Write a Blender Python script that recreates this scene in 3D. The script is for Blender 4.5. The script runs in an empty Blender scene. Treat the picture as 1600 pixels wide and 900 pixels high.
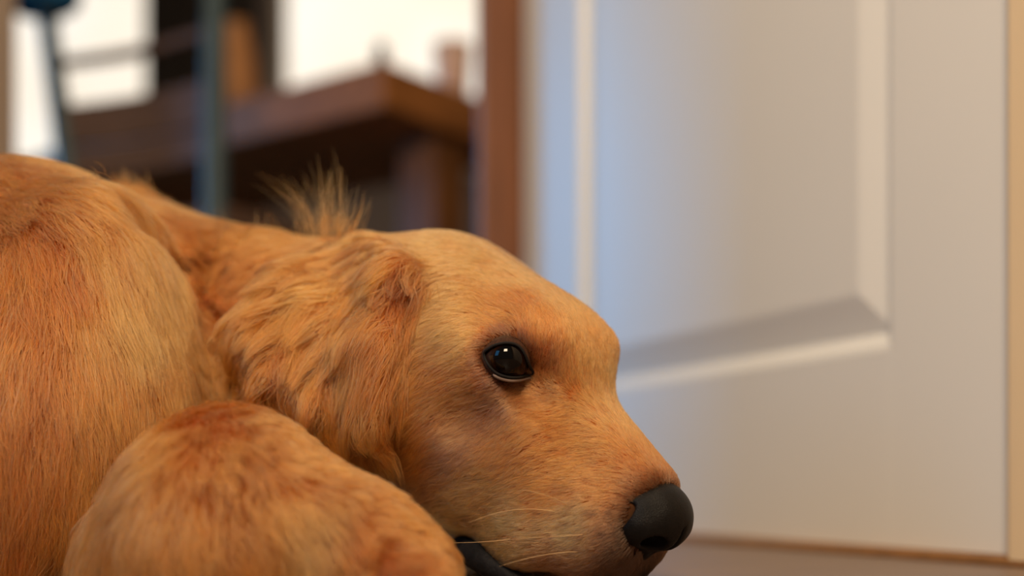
import bpy, bmesh, math, random
import numpy as np
from mathutils import Vector, Matrix

random.seed(4)
rng = np.random.default_rng(11)
scn = bpy.context.scene
col = scn.collection

# ------------------------------------------------------------------ camera, world, lights, exposure
FPX, HOR, CAMZ = 2000.0, 759.0, 0.051          # focal length in pixels, horizon row, camera height


def P(px, py, d):
    """world point that stands at distance d in the direction of a photo pixel"""
    return np.array([(px - 800) / FPX * d, d, CAMZ + (HOR - py) / FPX * d])


cam = bpy.data.cameras.new('camera')
cam.lens = 45.0
cam.sensor_width = 36.0
cam.shift_y = (HOR - 450) / 1600.0
cam.clip_start = 0.02
cam.dof.use_dof = True
cam.dof.focus_distance = 0.645
cam.dof.aperture_fstop = 2.3
camo = bpy.data.objects.new('camera', cam)
col.objects.link(camo)
camo.location = (0, 0, CAMZ)
camo.rotation_euler = (math.pi / 2, 0, 0)
scn.camera = camo

w = bpy.data.worlds.new('world')
scn.world = w
w.use_nodes = True
w.node_tree.nodes['Background'].inputs[0].default_value = (1.0, 0.86, 0.70, 1)
w.node_tree.nodes['Background'].inputs[1].default_value = 0.12

scn.view_settings.view_transform = 'Standard'
scn.view_settings.look = 'None'
scn.view_settings.gamma = 1.0
scn.view_settings.use_curve_mapping = False
scn.view_settings.exposure = 0.0
scn.cycles.max_bounces = 8


def area(name, loc, target, size, power, color, size_y=None, spread=math.pi):
    l = bpy.data.lights.new(name, 'AREA')
    l.size = size
    if size_y:
        l.shape = 'RECTANGLE'
        l.size_y = size_y
    l.energy = power
    l.color = color
    l.spread = spread
    o = bpy.data.objects.new(name, l)
    col.objects.link(o)
    o.location = loc
    o.rotation_euler = (Vector(target) - Vector(loc)).to_track_quat('-Z', 'Y').to_euler()
    return o


# warm ceiling lamp of the room, over and behind the camera
area('ceiling_lamp_light', (-0.12, -0.60, 1.22), (0.05, 0.85, 0.2), 0.45, 30.0, (1.0, 0.77, 0.52))
# warm lamp over the opening, above the dog
area('hall_lamp_light', (-0.32, 0.86, 2.05), (-0.1, 0.8, 0.0), 0.40, 8.0, (1.0, 0.77, 0.52))
# daylight of the dining-room window on the left, falling through the opening onto the door
area('dining_window_light', (-3.0, 3.05, 0.95), (0.05, 1.45, 0.3), 0.5, 9.0, (0.08, 0.46, 1.0), size_y=1.1, spread=math.radians(75))
# cool daylight window on the left of the room
area('room_window_light', (-0.86, 0.15, 0.60), (-0.05, 0.66, 0.1), 0.48, 2.4, (0.09, 0.49, 1.0), size_y=0.48)

# ------------------------------------------------------------------ helpers


def link(o, parent=None):
    col.objects.link(o)
    if parent is not None:
        o.parent = parent
    return o


def tag(o, label=None, cat=None, group=None, kind=None):
    if label:
        o['label'] = label
    if cat:
        o['category'] = cat
    if group:
        o['group'] = group
    if kind:
        o['kind'] = kind
    return o


def empty(name, loc, rz=0):
    o = bpy.data.objects.new(name, None)
    o.location = loc
    o.rotation_euler = (0, 0, rz)
    return link(o)


def nodes(name):
    m = bpy.data.materials.new(name)
    m.use_nodes = True
    nt = m.node_tree
    return m, nt, nt.nodes['Principled BSDF']


def mat(name, c, rough=0.6, var=0.12, scale=12.0, stretch=(1, 1, 1), bump=0.0, bscale=60.0, spec=0.4, metal=0.0, coat=0.0):
    """procedural paint / wood / plaster: noise-varied colour with optional relief"""
    m, nt, b = nodes(name)
    N, L = nt.nodes, nt.links
    tc = N.new('ShaderNodeTexCoord')
    mp = N.new('ShaderNodeMapping')
    mp.inputs['Scale'].default_value = stretch
    L.new(tc.outputs['Object'], mp.inputs['Vector'])
    nz = N.new('ShaderNodeTexNoise')
    nz.inputs['Scale'].default_value = scale
    nz.inputs['Detail'].default_value = 6
    L.new(mp.outputs['Vector'], nz.inputs['Vector'])
    cr = N.new('ShaderNodeValToRGB')
    cr.color_ramp.elements[0].position = 0.3
    cr.color_ramp.elements[1].position = 0.7
    cr.color_ramp.elements[0].color = tuple(x * (1 - var) for x in c) + (1,)
    cr.color_ramp.elements[1].color = tuple(min(1, x * (1 + var)) for x in c) + (1,)
    L.new(nz.outputs['Fac'], cr.inputs['Fac'])
    L.new(cr.outputs['Color'], b.inputs['Base Color'])
    b.inputs['Roughness'].default_value = rough
    b.inputs['Specular IOR Level'].default_value = spec
    b.inputs['Metallic'].default_value = metal
    b.inputs['Coat Weight'].default_value = coat
    if bump:
        n2 = N.new('ShaderNodeTexNoise')
        n2.inputs['Scale'].default_value = bscale
        n2.inputs['Detail'].default_value = 4
        L.new(mp.outputs['Vector'], n2.inputs['Vector'])
        bp = N.new('ShaderNodeBump')
        bp.inputs['Strength'].default_value = bump
        bp.inputs['Distance'].default_value = 0.002
        L.new(n2.outputs['Fac'], bp.inputs['Height'])
        L.new(bp.outputs['Normal'], b.inputs['Normal'])
    return m


def mesh_obj(name, verts, faces, m, parent=None, smooth=False):
    me = bpy.data.meshes.new(name)
    me.from_pydata([tuple(map(float, v)) for v in verts], [], [tuple(int(i) for i in f) for f in faces])
    me.validate()
    me.update()
    me.materials.append(m)
    if smooth:
        me.polygons.foreach_set('use_smooth', [True] * len(me.polygons))
    return link(bpy.data.objects.new(name, me), parent)


def box(name, lo, hi, m, parent=None, bev=0.003, rot=None, at=(0, 0, 0)):
    """bevelled box between two corners (in its own frame), frame turned by rot about z and put at 'at'"""
    bm = bmesh.new()
    bmesh.ops.create_cube(bm, size=1)
    c = [(a + b) / 2 for a, b in zip(lo, hi)]
    s = [abs(b - a) for a, b in zip(lo, hi)]
    for v in bm.verts:
        v.co = Vector((v.co.x * s[0] + c[0], v.co.y * s[1] + c[1], v.co.z * s[2] + c[2]))
    if bev > 0:
        bmesh.ops.bevel(bm, geom=bm.edges[:], offset=min(bev, min(s) * 0.3), segments=2, affect='EDGES', profile=0.5)
    if rot is not None:
        bmesh.ops.transform(bm, matrix=Matrix.Rotation(rot, 4, 'Z'), verts=bm.verts)
    bmesh.ops.translate(bm, vec=at, verts=bm.verts)
    bmesh.ops.recalc_face_normals(bm, faces=bm.faces)
    me = bpy.data.meshes.new(name)
    bm.to_mesh(me)
    bm.free()
    me.materials.append(m)
    return link(bpy.data.objects.new(name, me), parent)


def tube(name, pts, rad, m, parent=None, n=10, flat=1.0, cap=True):
    """smooth tapering tube along pts"""
    pts = [Vector(p) for p in pts]
    rad = rad if hasattr(rad, '__len__') else [rad] * len(pts)
    V, Fc = [], []
    up = Vector((0.13, 0.21, 0.97))
    for i, p in enumerate(pts):
        t = (pts[min(i + 1, len(pts) - 1)] - pts[max(i - 1, 0)]).normalized()
        a = t.cross(up).normalized()
        b = t.cross(a).normalized()
        for k in range(n):
            th = 2 * math.pi * k / n
            V.append(p + (a * math.cos(th) + b * math.sin(th) * flat) * rad[i])
    for i in range(len(pts) - 1):
        for k in range(n):
            Fc.append((i * n + k, i * n + (k + 1) % n, (i + 1) * n + (k + 1) % n, (i + 1) * n + k))
    if cap:
        Fc.append(tuple(range(n))[::-1])
        Fc.append(tuple(range((len(pts) - 1) * n, len(pts) * n)))
    return mesh_obj(name, V, Fc, m, parent, True)


def lathe(name, prof, m, parent=None, n=28):
    V, Fc = [], []
    for r, z in prof:
        for k in range(n):
            th = 2 * math.pi * k / n
            V.append((r * math.cos(th), r * math.sin(th), z))
    for i in range(len(prof) - 1):
        for k in range(n):
            Fc.append((i * n + k, i * n + (k + 1) % n, (i + 1) * n + (k + 1) % n, (i + 1) * n + k))
    Fc.append(tuple(range(n))[::-1])
    Fc.append(tuple(range((len(prof) - 1) * n, len(prof) * n)))
    return mesh_obj(name, V, Fc, m, parent, True)


# ------------------------------------------------------------------ the setting
M_floor = mat('floor_wood', (0.185, 0.118, 0.080), 0.38, 0.22, 9, (1, 7, 1), 0.08, 60)
M_white = mat('door_paint', (0.80, 0.785, 0.74), 0.42, 0.015, 3, bump=0.03, bscale=25)
M_casing = mat('casing_paint', (0.78, 0.60, 0.38), 0.5, 0.08, 10, (1, 1, .2))
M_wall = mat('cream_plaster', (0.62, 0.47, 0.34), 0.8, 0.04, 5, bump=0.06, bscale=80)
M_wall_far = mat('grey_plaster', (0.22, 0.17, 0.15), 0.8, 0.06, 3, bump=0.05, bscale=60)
M_post = mat('brown_wood', (0.20, 0.073, 0.028), 0.45, 0.22, 8, (6, 6, .7), 0.06, 50)
M_sill = mat('oak_strip', (0.34, 0.165, 0.06), 0.5, 0.2, 14, (1, 4, 4))
M_dark = mat('dark_cloth', (0.045, 0.032, 0.024), 0.9, 0.2, 20, (4, 4, 1))
M_wframe = mat('window_paint', (0.55, 0.47, 0.38), 0.5, 0.05)

tag(box('floor', (-3.2, -1.6, -0.04), (2.6, 4.4, 0.0), M_floor, bev=0), 'reddish brown wooden floor', kind='structure')

# the right wall: a door in a wooden frame, seen at a steep angle
E1 = Vector((-0.3742, 0.9274, 0))                # along the wall, away from the camera
NL = Vector((-0.9274, -0.3742, 0))               # out of the wall, into the room
D0 = 0.82
A0 = Vector(((1578 - 800) / FPX * D0, D0, 0))     # foot of the door's near edge


def wl(t, n, z):
    return A0 + E1 * t + NL * n + Vector((0, 0, z))


def wbox(name, t0, t1, n0, n1, z0, z1, m, parent=None, bev=0.002):
    V = [wl(t, n, z) for t in (t0, t1) for n in (n0, n1) for z in (z0, z1)]
    bm = bmesh.new()
    vs = [bm.verts.new(v) for v in V]
    for f in ((0, 1, 3, 2), (4, 6, 7, 5), (0, 4, 5, 1), (2, 3, 7, 6), (0, 2, 6, 4), (1, 5, 7, 3)):
        bm.faces.new([vs[i] for i in f])
    if bev:
        bmesh.ops.bevel(bm, geom=bm.edges[:], offset=bev, segments=2, affect='EDGES', profile=0.5)
    bmesh.ops.recalc_face_normals(bm, faces=bm.faces)
    me = bpy.data.meshes.new(name)
    bm.to_mesh(me)
    bm.free()
    me.materials.append(m)
    return link(bpy.data.objects.new(name, me), parent)


DW, DH = 0.812, 2.02
door = empty('door_1', wl(0.4, -0.02, 0))
door['kind'] = 'structure'
tag(door, 'pale grey painted panel door in the right wall')


def dchild(o):
    o.parent = door
    o.matrix_parent_inverse = Matrix.Translation(door.location).inverted()
    return o


TL, TR = 0.118, 0.655                             # the panels' outer edges along the door
ZB = 0.0065
dchild(wbox('stile', 0, TL, -0.038, 0, ZB, DH, M_white, bev=0.0004))
dchild(wbox('stile', TR, DW, -0.038, 0, ZB, DH, M_white, bev=0.0004))
for z0, z1 in ((ZB, 0.150), (0.88, 1.02), (1.88, DH)):
    dchild(wbox('rail', TL, TR, -0.038, 0, z0, z1, M_white, bev=0.0003))


def panel(z0, z1):
    rings = [(0.0, 0.0), (0.004, -0.0015), (0.008, -0.006), (0.013, -0.0105), (0.0155, -0.0115), (0.018, -0.0105), (0.044, -0.003), (0.047, -0.0025)]
    V, Fc = [], []
    for off, n in rings:
        a = off * (0.62 if off < 0.02 else 0.88)    # side mouldings are a little slimmer
        V += [wl(TL + a, n, z0 + off), wl(TR - a, n, z0 + off), wl(TR - a, n, z1 - off), wl(TL + a, n, z1 - off)]
    for part, i0, i1, close in (('moulding', 0, 4, False), ('panel', 4, 7, True)):
        Fc = []
        for i in range(i0, i1):
            for k in range(4):
                Fc.append((i * 4 + k, i * 4 + (k + 1) % 4, i * 4 + 4 + (k + 1) % 4, i * 4 + 4 + k))
        if close:
            Fc.append(tuple(i1 * 4 + k for k in range(4)))
        o = mesh_obj(part, V, Fc, M_white, door)
        bm = bmesh.new()
        bm.from_mesh(o.data)
        bmesh.ops.delete(bm, geom=[v for v in bm.verts if not v.link_faces], context='VERTS')
        bmesh.ops.recalc_face_normals(bm, faces=bm.faces)
        bm.to_mesh(o.data)
        bm.free()
        dchild(o)


panel(0.150, 0.88)
panel(1.02, 1.88)

tag(wbox('trim_1', -0.085, -0.006, -0.05, 0.010, 0, DH + 0.02, M_casing, bev=0.004), 'pale wooden casing along the near edge of the door', kind='structure')
tag(wbox('trim_2', -0.10, DW + 0.01, -0.05, 0.010, 0, 0.0060, M_sill, bev=0.0015), 'brown wooden threshold strip under the door', kind='structure')
tag(wbox('trim_3', DW + 0.006, DW + 0.022, -0.10, 0.055, 0, 2.3, M_post, bev=0.004), 'dark brown wooden post at the end of the right wall', kind='structure')
tag(wbox('trim_4', -0.085, DW + 0.01, -0.05, 0.010, DH + 0.006, DH + 0.08, M_casing, bev=0.004), 'pale wooden casing above the door', kind='structure')
tag(wbox('wall_right', -2.6, -0.085, -0.10, 0, 0, 2.4, M_wall, bev=0), 'cream plaster wall right of the door', kind='structure')
tag(wbox('wall_over_door', -0.085, DW + 0.05, -0.10, 0, DH + 0.08, 2.4, M_wall, bev=0), 'cream plaster wall over the door', kind='structure')

# left wall beside the opening into the dining room
tag(box('wall_left', (-2.6, 1.60, 0), (-0.665, 1.72, 2.4), M_wall, bev=0.004), 'cream plaster wall left of the opening to the dining room', kind='structure')

# dining room
YB = 4.0
W1 = (-1.62, -1.11)
W2 = (-0.745, 0.02)
ZS, ZT = 1.04, 2.1
bm = bmesh.new()


def wallpiece(x0, x1, z0, z1):
    g = bmesh.ops.create_cube(bm, size=1)
    for v in g['verts']:
        v.co = Vector(((v.co.x + .5) * (x1 - x0) + x0, (v.co.y + .5) * 0.12 + YB, (v.co.z + .5) * (z1 - z0) + z0))


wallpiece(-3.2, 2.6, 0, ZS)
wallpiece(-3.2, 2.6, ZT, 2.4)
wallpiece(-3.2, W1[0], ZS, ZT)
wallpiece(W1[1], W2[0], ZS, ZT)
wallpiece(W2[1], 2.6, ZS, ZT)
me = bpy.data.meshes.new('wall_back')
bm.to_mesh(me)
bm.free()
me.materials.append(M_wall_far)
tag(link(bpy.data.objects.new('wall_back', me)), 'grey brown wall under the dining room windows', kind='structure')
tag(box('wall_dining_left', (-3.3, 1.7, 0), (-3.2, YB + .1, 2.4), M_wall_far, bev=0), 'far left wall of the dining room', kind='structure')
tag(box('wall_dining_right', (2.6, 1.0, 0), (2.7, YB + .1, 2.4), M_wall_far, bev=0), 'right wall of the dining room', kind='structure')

mp, nt, b = nodes('bright_pane')
b.inputs['Base Color'].default_value = (0.9, 0.9, 0.9, 1)
b.inputs['Roughness'].default_value = 0.2
nz = nt.nodes.new('ShaderNodeTexNoise')
nz.inputs['Scale'].default_value = 2.0
tcn = nt.nodes.new('ShaderNodeTexCoord')
nt.links.new(tcn.outputs['Object'], nz.inputs['Vector'])
cr = nt.nodes.new('ShaderNodeValToRGB')
cr.color_ramp.elements[0].color = (0.98, 0.84, 0.66, 1)
cr.color_ramp.elements[1].color = (1.0, 0.93, 0.82, 1)
cr.color_ramp.elements[0].position = .3
cr.color_ramp.elements[1].position = .6
nt.links.new(nz.outputs['Fac'], cr.inputs['Fac'])
nt.links.new(cr.outputs['Color'], b.inputs['Emission Color'])
b.inputs['Emission Strength'].default_value = 1.0
for k, (xa, xb) in enumerate((W1, W2)):
    wn = empty('window_%d' % (k + 1), ((xa + xb) / 2, YB, ZS))
    tag(wn, ['bright window behind the chair', 'bright window above the table'][k], kind='structure')
    f = 0.035

    def wc(o):
        o.parent = wn
        o.matrix_parent_inverse = Matrix.Translation(wn.location).inverted()
    wc(box('pane', (xa + f, YB + .05, ZS + f), (xb - f, YB + .056, ZT - f), mp, bev=0))
    for lo, hi in (((xa, ZS), (xa + f, ZT)), ((xb - f, ZS), (xb, ZT)), ((xa, ZS), (xb, ZS + f)), ((xa, ZT - f), (xb, ZT))):
        wc(box('window_frame', (lo[0], YB + .02, lo[1]), (hi[0], YB + .09, hi[1]), M_wframe, bev=.004))
    wc(box('window_sill', (xa - .05, YB - .06, ZS - .03), (xb + .05, YB + .05, ZS), M_wframe, bev=.004))


def curtain(name, x0, x1, y, z0, z1, m):
    nx, nz_ = 60, 14
    V, Fc = [], []
    for side in (0, 1):
        for j in range(nz_):
            for i in range(nx):
                u = i / (nx - 1)
                z = z0 + (z1 - z0) * j / (nz_ - 1)
                fold = 0.022 * math.sin(u * 34) * (1.1 - .3 * j / nz_)
                V.append((x0 + (x1 - x0) * u, y + fold + side * .006, z))
    n = nx * nz_
    for j in range(nz_ - 1):
        for i in range(nx - 1):
            a = j * nx + i
            Fc.append((a, a + 1, a + nx + 1, a + nx))
            Fc.append((n + a + nx, n + a + nx + 1, n + a + 1, n + a))
    return mesh_obj(name, V, Fc, m, None, True)


tag(curtain('curtain', -1.12, -0.775, YB - .10, 0.25, 2.2, M_dark), 'dark brown curtain hanging between the two bright windows', 'curtain')

# ------------------------------------------------------------------ dining furniture
M_table = mat('table_wood', (0.36, 0.13, 0.03), 0.6, 0.3, 7, (1, 6, 6), 0.05, 40)
M_tleg = mat('table_leg_wood', (0.20, 0.075, 0.02), 0.5, 0.25, 9, (6, 6, 1))
TC = Vector((-0.210, 2.10, 0))
ang = math.atan2(0.80, 0.60)                      # long edge direction
tab = empty('dining_table', (TC.x, TC.y, 0), ang)
tag(tab, 'narrow brown wooden table with a thick top behind the dog', 'table')
# in the table's frame x runs along the right edge, y along the left edge
box('tabletop', (0, 0, 0.672), (0.42, 1.0, 0.75), M_table, tab, .006)
for y in (0.03, 0.86):
    box('leg', (0.165, y, 0), (0.25, y + 0.085, 0.672), M_tleg, tab, .005)
    box('foot', (0.06, y + .01, 0), (0.32, y + 0.075, 0.05), M_tleg, tab, .005).location.z = 0
box('stretcher', (0.19, 0.115, 0.18), (0.22, 0.86, 0.25), M_tleg, tab)

M_cbl = mat('bluegrey_paint', (0.055, 0.085, 0.09), 0.5, 0.15, 20)
M_slat = mat('slat_wood', (0.12, 0.065, 0.04), 0.55, 0.25, 14, (1, 6, 6))
M_blue = mat('blue_cloth', (0.012, 0.10, 0.22), 0.85, 0.2, 30, bump=.1)
ch = empty('ladder_back_chair', (-0.57, 1.935, 0))
tag(ch, 'blue grey ladder-back chair with brown wooden slats beside the table', 'chair')
cR = Vector((-0.430, 1.85, 0))                    # foot of the two back posts
cL = Vector((-0.690, 1.985, 0))
cd = (cR - cL).normalized()
cb = Vector((-cd.y, cd.x, 0))                     # towards the seat (away from the camera)


def cc(o):
    o.parent = ch
    o.matrix_parent_inverse = Matrix.Translation(ch.location).inverted()
    return o


def lpt(z):                                       # left post leans outwards
    return cL + cd * (-0.055 * max(0, (z - .55) / .3)) + Vector((0, 0, z))


cc(tube('back_post', [cR + Vector((0, 0, z)) for z in (0, .3, .5, .7, .90)], [.016, .017, .018, .017, .014], M_cbl, n=12))
cc(tube('back_post', [lpt(z) for z in (0, .3, .55, .62, .7, .78, .84)], [.016, .017, .018, .017, .016, .015, .014], M_cbl, n=12))


def slat(z0, z1, th=.014):
    a0, a1 = lpt(z0), lpt(z1)
    b0, b1 = cR + Vector((0, 0, z0)), cR + Vector((0, 0, z1))
    V = []
    n = 9
    for i in range(n):
        u = i / (n - 1)
        bow = -cb * (-0.018 * math.sin(math.pi * u))
        for q, (s, e) in enumerate(((a0, b0), (a1, b1))):
            pnt = s.lerp(e, u) + bow
            V += [pnt - cb * th / 2, pnt + cb * th / 2]
    Fc = []
    for i in range(n - 1):
        k = i * 4
        Fc += [(k, k + 4, k + 6, k + 2), (k + 1, k + 3, k + 7, k + 5), (k, k + 1, k + 5, k + 4), (k + 2, k + 6, k + 7, k + 3)]
    Fc += [(0, 2, 3, 1), (n * 4 - 4, n * 4 - 3, n * 4 - 1, n * 4 - 2)]
    return cc(mesh_obj('slat', V, Fc, M_slat))


slat(0.525, 0.570)
slat(0.577, 0.640)
slat(0.702, 0.716)
slat(0.835, 0.880)
seatpts = [cL - cd * .02, cR + cd * .02, cR + cd * .05 + cb * .36, cL - cd * .05 + cb * .36]
V = [p + Vector((0, 0, z)) for z in (.425, .455) for p in seatpts]
cc(mesh_obj('seat', V, [(3, 2, 1, 0), (4, 5, 6, 7), (0, 1, 5, 4), (1, 2, 6, 5), (2, 3, 7, 6), (3, 0, 4, 7)], M_slat))
for p in (seatpts[2] - cd * .03 - cb * .03, seatpts[3] + cd * .03 - cb * .03):
    cc(tube('leg', [p + Vector((0, 0, z)) for z in (0, .2, .425)], [.014, .017, .018], M_cbl, n=12))
for z in (.14, .26):
    cc(tube('stretcher', [cL + Vector((0, 0, z)), cR + Vector((0, 0, z))], .009, M_cbl, n=8))

# blue cap hung over the chair's left post
V, Fc = [], []
cp = lpt(.84) + Vector((0.0, -0.01, -0.036))
n = 20
prof = [(0.001, .052), (.020, .050), (.038, .040), (.047, .022), (.049, .004), (.046, -.006), (.040, -.004), (.040, .010), (.030, .032), (.001, .042)]
for r, z in prof:
    for k in range(n):
        th = 2 * math.pi * k / n
        r *= 1.0
        V.append(cp + Vector((r * 1.3 * math.cos(th), r * math.sin(th), z + .006 * math.sin(2 * th + 1) * (r / .05))))
for i in range(len(prof) - 1):
    for k in range(n):
        Fc.append((i * n + k, i * n + (k + 1) % n, (i + 1) * n + (k + 1) % n, (i + 1) * n + k))
tag(mesh_obj('knitted_hat', V, Fc, M_blue, None, True), 'small blue knitted hat hung on the chair post', 'hat')

# things standing on the table
M_terra = mat('orange_glaze', (0.56, 0.24, 0.075), 0.5, 0.12, 18)
vase = lathe('vase', [(.026, 0), (.034, .004), (.042, .035), (.044, .07), (.040, .12), (.034, .165), (.027, .195), (.022, .21), (.024, .222), (.020, .222), (.018, .20), (.02, .15)], M_terra)
vase.location = (-0.548, 2.55, .75)
tag(vase, 'orange brown clay vase standing on the table behind the chair', 'vase')
M_iron = mat('dark_metal', (0.03, 0.026, 0.028), 0.45, .2)
mill = empty('pepper_mill', (-0.232, 2.27, .75))
tag(mill, 'small dark pepper mill near the corner of the table', 'pepper mill')
lathe('body', [(.017, 0), (.018, .004), (.016, .02), (.0115, .045), (.013, .058), (.012, .062)], M_iron, mill)
kb = lathe('knob', [(.004, .062), (.011, .066), (.0125, .074), (.009, .083), (.003, .087), (.001, .088)], M_iron, mill)
M_pink = mat('pink_glass', (0.85, 0.55, 0.42), 0.35, .1)
cup = lathe('cup', [(.024, 0), (.028, .004), (.032, .05), (.036, .105), (.0335, .105), (.030, .05), (.025, .008), (.001, .007)], M_pink)
cup.location = (-0.108, 2.336, .75)
tag(cup, 'pale pink cup standing on the table by the brown post', 'cup')

# ------------------------------------------------------------------ the dog: one sculpted body
HF = np.array([0.655, -0.575, -0.49])
HS = np.array([0.66, 0.75, 0.0])
HF /= np.linalg.norm(HF)
HS -= HF * (HS @ HF)
HS /= np.linalg.norm(HS)
HU = np.cross(HF, HS)
if HU[2] < 0:
    HU = -HU
HR = np.stack([HF, HS, HU], 0)                     # world -> head rows
EYE = P(791, 561, 0.657)                           # centre of the near eyeball
HO = EYE + HS * 0.037                              # point between the eyes


def H(f, s, u):
    """head frame in centimetres: forward, to the dog's left (away from the camera), up"""
    return HO + (HF * f + HS * s + HU * u) * 0.01


prims = []                                         # (kind, data, blend, group, sign)


def ell(c, r, R=None, k=0.015, g='body', sub=False):
    prims.append(('e', np.asarray(c, float), np.asarray(r, float), np.eye(3) if R is None else R, k, g, sub))


def cone(a, b, ra, rb, k=0.015, g='body', sub=False):
    prims.append(('c', np.asarray(a, float), np.asarray(b, float), (ra, rb), k, g, sub))


def hell(f, s, u, rf, rs, ru, k=0.012, g='head', sub=False, pitch=0.0, yaw=0.0, both=True):
    """ellipsoid in the head frame, mirrored to both sides"""
    cp_, sp_ = math.cos(pitch), math.sin(pitch)
    cy, sy = math.cos(yaw), math.sin(yaw)
    for sg in ((1, -1) if (s != 0 and both) else (1,)):
        Rp = np.array([[cp_, 0, sp_], [0, 1, 0], [-sp_, 0, cp_]])
        Ry = np.array([[cy, sy * sg, 0], [-sy * sg, cy, 0], [0, 0, 1]])
        ell(H(f, s * sg, u), np.array([rf, rs, ru]) * 0.01, Rp @ Ry @ HR, k, g, sub)


def hcone(a, b, ra, rb, k=0.012, g='head', sub=False, both=True):
    for sg in ((1, -1) if (a[1] != 0 or b[1] != 0) and both else (1,)):
        cone(H(a[0], a[1] * sg, a[2]), H(b[0], b[1] * sg, b[2]), ra * .01, rb * .01, k, g, sub)


def sd(pr, X):
    if pr[0] == 'e':
        q = (X - pr[1]) @ pr[3].T
        r = pr[2]
        k0 = np.sqrt(((q / r) ** 2).sum(-1)) + 1e-9
        k1 = np.sqrt(((q / r ** 2) ** 2).sum(-1)) + 1e-9
        return k0 * (k0 - 1) / k1
    a, b, (ra, rb) = pr[1], pr[2], pr[3]
    ba = b - a
    pa = X - a
    t = np.clip((pa @ ba) / (ba @ ba), 0, 1)
    return np.sqrt(((pa - t[..., None] * ba) ** 2).sum(-1)) - (ra + (rb - ra) * t)


def smin(a, b, k):
    h = np.clip(k - np.abs(a - b), 0, None) / k
    return np.minimum(a, b) - h * h * k * 0.25


def smax(a, b, k):
    return -smin(-a, -b, k)


def evals(X, plist=None):
    d = np.full(X.shape[:-1], 0.3)
    for pr in (prims if plist is None else plist):
        q = sd(pr, X)
        d = smax(d, -q, pr[-3]) if pr[-1] else smin(d, q, pr[-3])
    return d


# --- torso, shoulder and neck
cone((-0.34, 0.82, 0.116), (-0.52, 0.90, 0.125), 0.122, 0.130, g='body')
cone((-0.52, 0.90, 0.125), (-0.70, 0.90, 0.115), 0.130, 0.115, g='body')
ell((-0.72, 0.84, 0.09), (0.12, 0.13, 0.10), k=.03, g='body')                        # haunch
ell(P(30, 520, 0.77), (0.095, 0.085, 0.098), k=.03, g='body')                         # withers and shoulder
ell(P(135, 545, 0.722), (0.058, 0.064, 0.090), k=.018, g='body')                      # shoulder ridge
ell(P(60, 720, 0.70), (0.085, 0.075, 0.10), k=.03, g='body')                          # upper arm
cone(P(190, 478, 0.83), P(395, 495, 0.81), 0.069, 0.046, k=.014, g='body')            # neck
cone(P(395, 495, 0.81), H(-8.5, 0.6, -2.0), 0.048, 0.044, k=.02, g='body')
cone(P(250, 640, 0.80), P(520, 620, 0.76), 0.066, 0.055, k=.02, g='body')             # throat
ell(P(335, 580, 0.775), (0.050, 0.045, 0.055), k=.02, g='body')                      # ruff
cone((-0.80, 0.83, 0.03), (-0.70, 0.66, 0.02), 0.03, 0.018, k=.02, g='body')          # tail
cone((-0.66, 0.74, 0.05), (-0.50, 0.66, 0.03), 0.045, 0.03, k=.03, g='body')          # hind foot
# --- head
hell(-5.6, 0, -0.7, 6.8, 5.4, 4.2, k=.02, pitch=-.10)                                # cranium
hell(-9.5, 0, -1.5, 3.8, 4.4, 4.2, k=.02)                                           # back of the skull
hell(-1.6, 0, 0.75, 4.0, 2.8, 2.6, k=.015)                                           # forehead
hell(-0.3, 1.85, 1.6, 2.1, 1.25, 1.0, k=.016, yaw=.25)                               # brow
hell(0.9, 0, -0.3, 2.3, 1.6, 1.3, k=.02)                                              # gentle stop
hell(0.6, 1.4, -0.2, 1.8, 1.2, 1.1, k=.018)
hell(-1.9, 3.8, -1.0, 2.8, 1.5, 1.8, k=.012)                                         # cheekbone
hell(-4.5, 3.3, -4.6, 5.0, 3.0, 4.4, k=.018)                                         # cheek
hell(0.5, 2.3, -4.6, 4.6, 2.4, 3.8, k=.016)                                          # side of the face
hcone((1.0, .75, -1.05), (8.5, .72, -2.85), 1.6, 1.3, k=.010)                            # bridge
hcone((1.5, 1.2, -3.6), (8.3, .9, -4.8), 2.3, 1.8, k=.012)                          # muzzle sides
hell(6.6, 1.65, -5.8, 3.0, 1.7, 2.6, k=.012, yaw=.12)                                # upper lip
hell(3.6, 2.4, -7.0, 3.4, 1.6, 2.8, k=.012, yaw=.15)                                 # flew
hcone((-2, 0, -8.2), (7.0, 0, -8.2), 3.0, 1.5, k=.006)                               # lower jaw
hell(-1.2, 2.8, -7.6, 3.2, 1.6, 2.2, k=.015)                                          # jowl
hell(0.35, 4.6, 0.05, .95, .7, .6, k=.008, sub=True)                              # eye sockets
hell(1.9, 3.4, -0.6, .9, .6, .7, k=.016, sub=True)
hell(1.2, 5.6, -3.2, 2.2, 1.15, 1.3, k=.014, sub=True, pitch=.5)                                  # hollow under the eye                                    # inner corner hollow
hell(8.2, .5, -8.0, 1.7, 1.3, 1.2, k=.006)                                             # chin
hell(8.3, .7, -6.4, 1.5, 1.3, 1.7, k=.010)                                             # front of the lips
PRE = [p for p in prims]


def snap(px, py, off=0.0, d0=0.45, d1=1.1):
    """first point of the skin in the direction of a photo pixel, lifted off towards the viewer's side"""
    ds = np.linspace(d0, d1, 700)
    X = np.stack([P(px, py, d) for d in ds])
    v = evals(X, PRE)
    i = np.argmax(v < 0)
    if v[i] >= 0:
        i = int(np.argmin(v))
    return P(px, py, ds[i] - off)


# crease where the shoulder meets the neck
cone(snap(215, 335, off=.006), snap(300, 430, off=.006), .009, .012, k=.022, g='body', sub=True)
cone(snap(300, 430, off=.006), snap(375, 525, off=.006), .012, .012, k=.022, g='body', sub=True)
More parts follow.
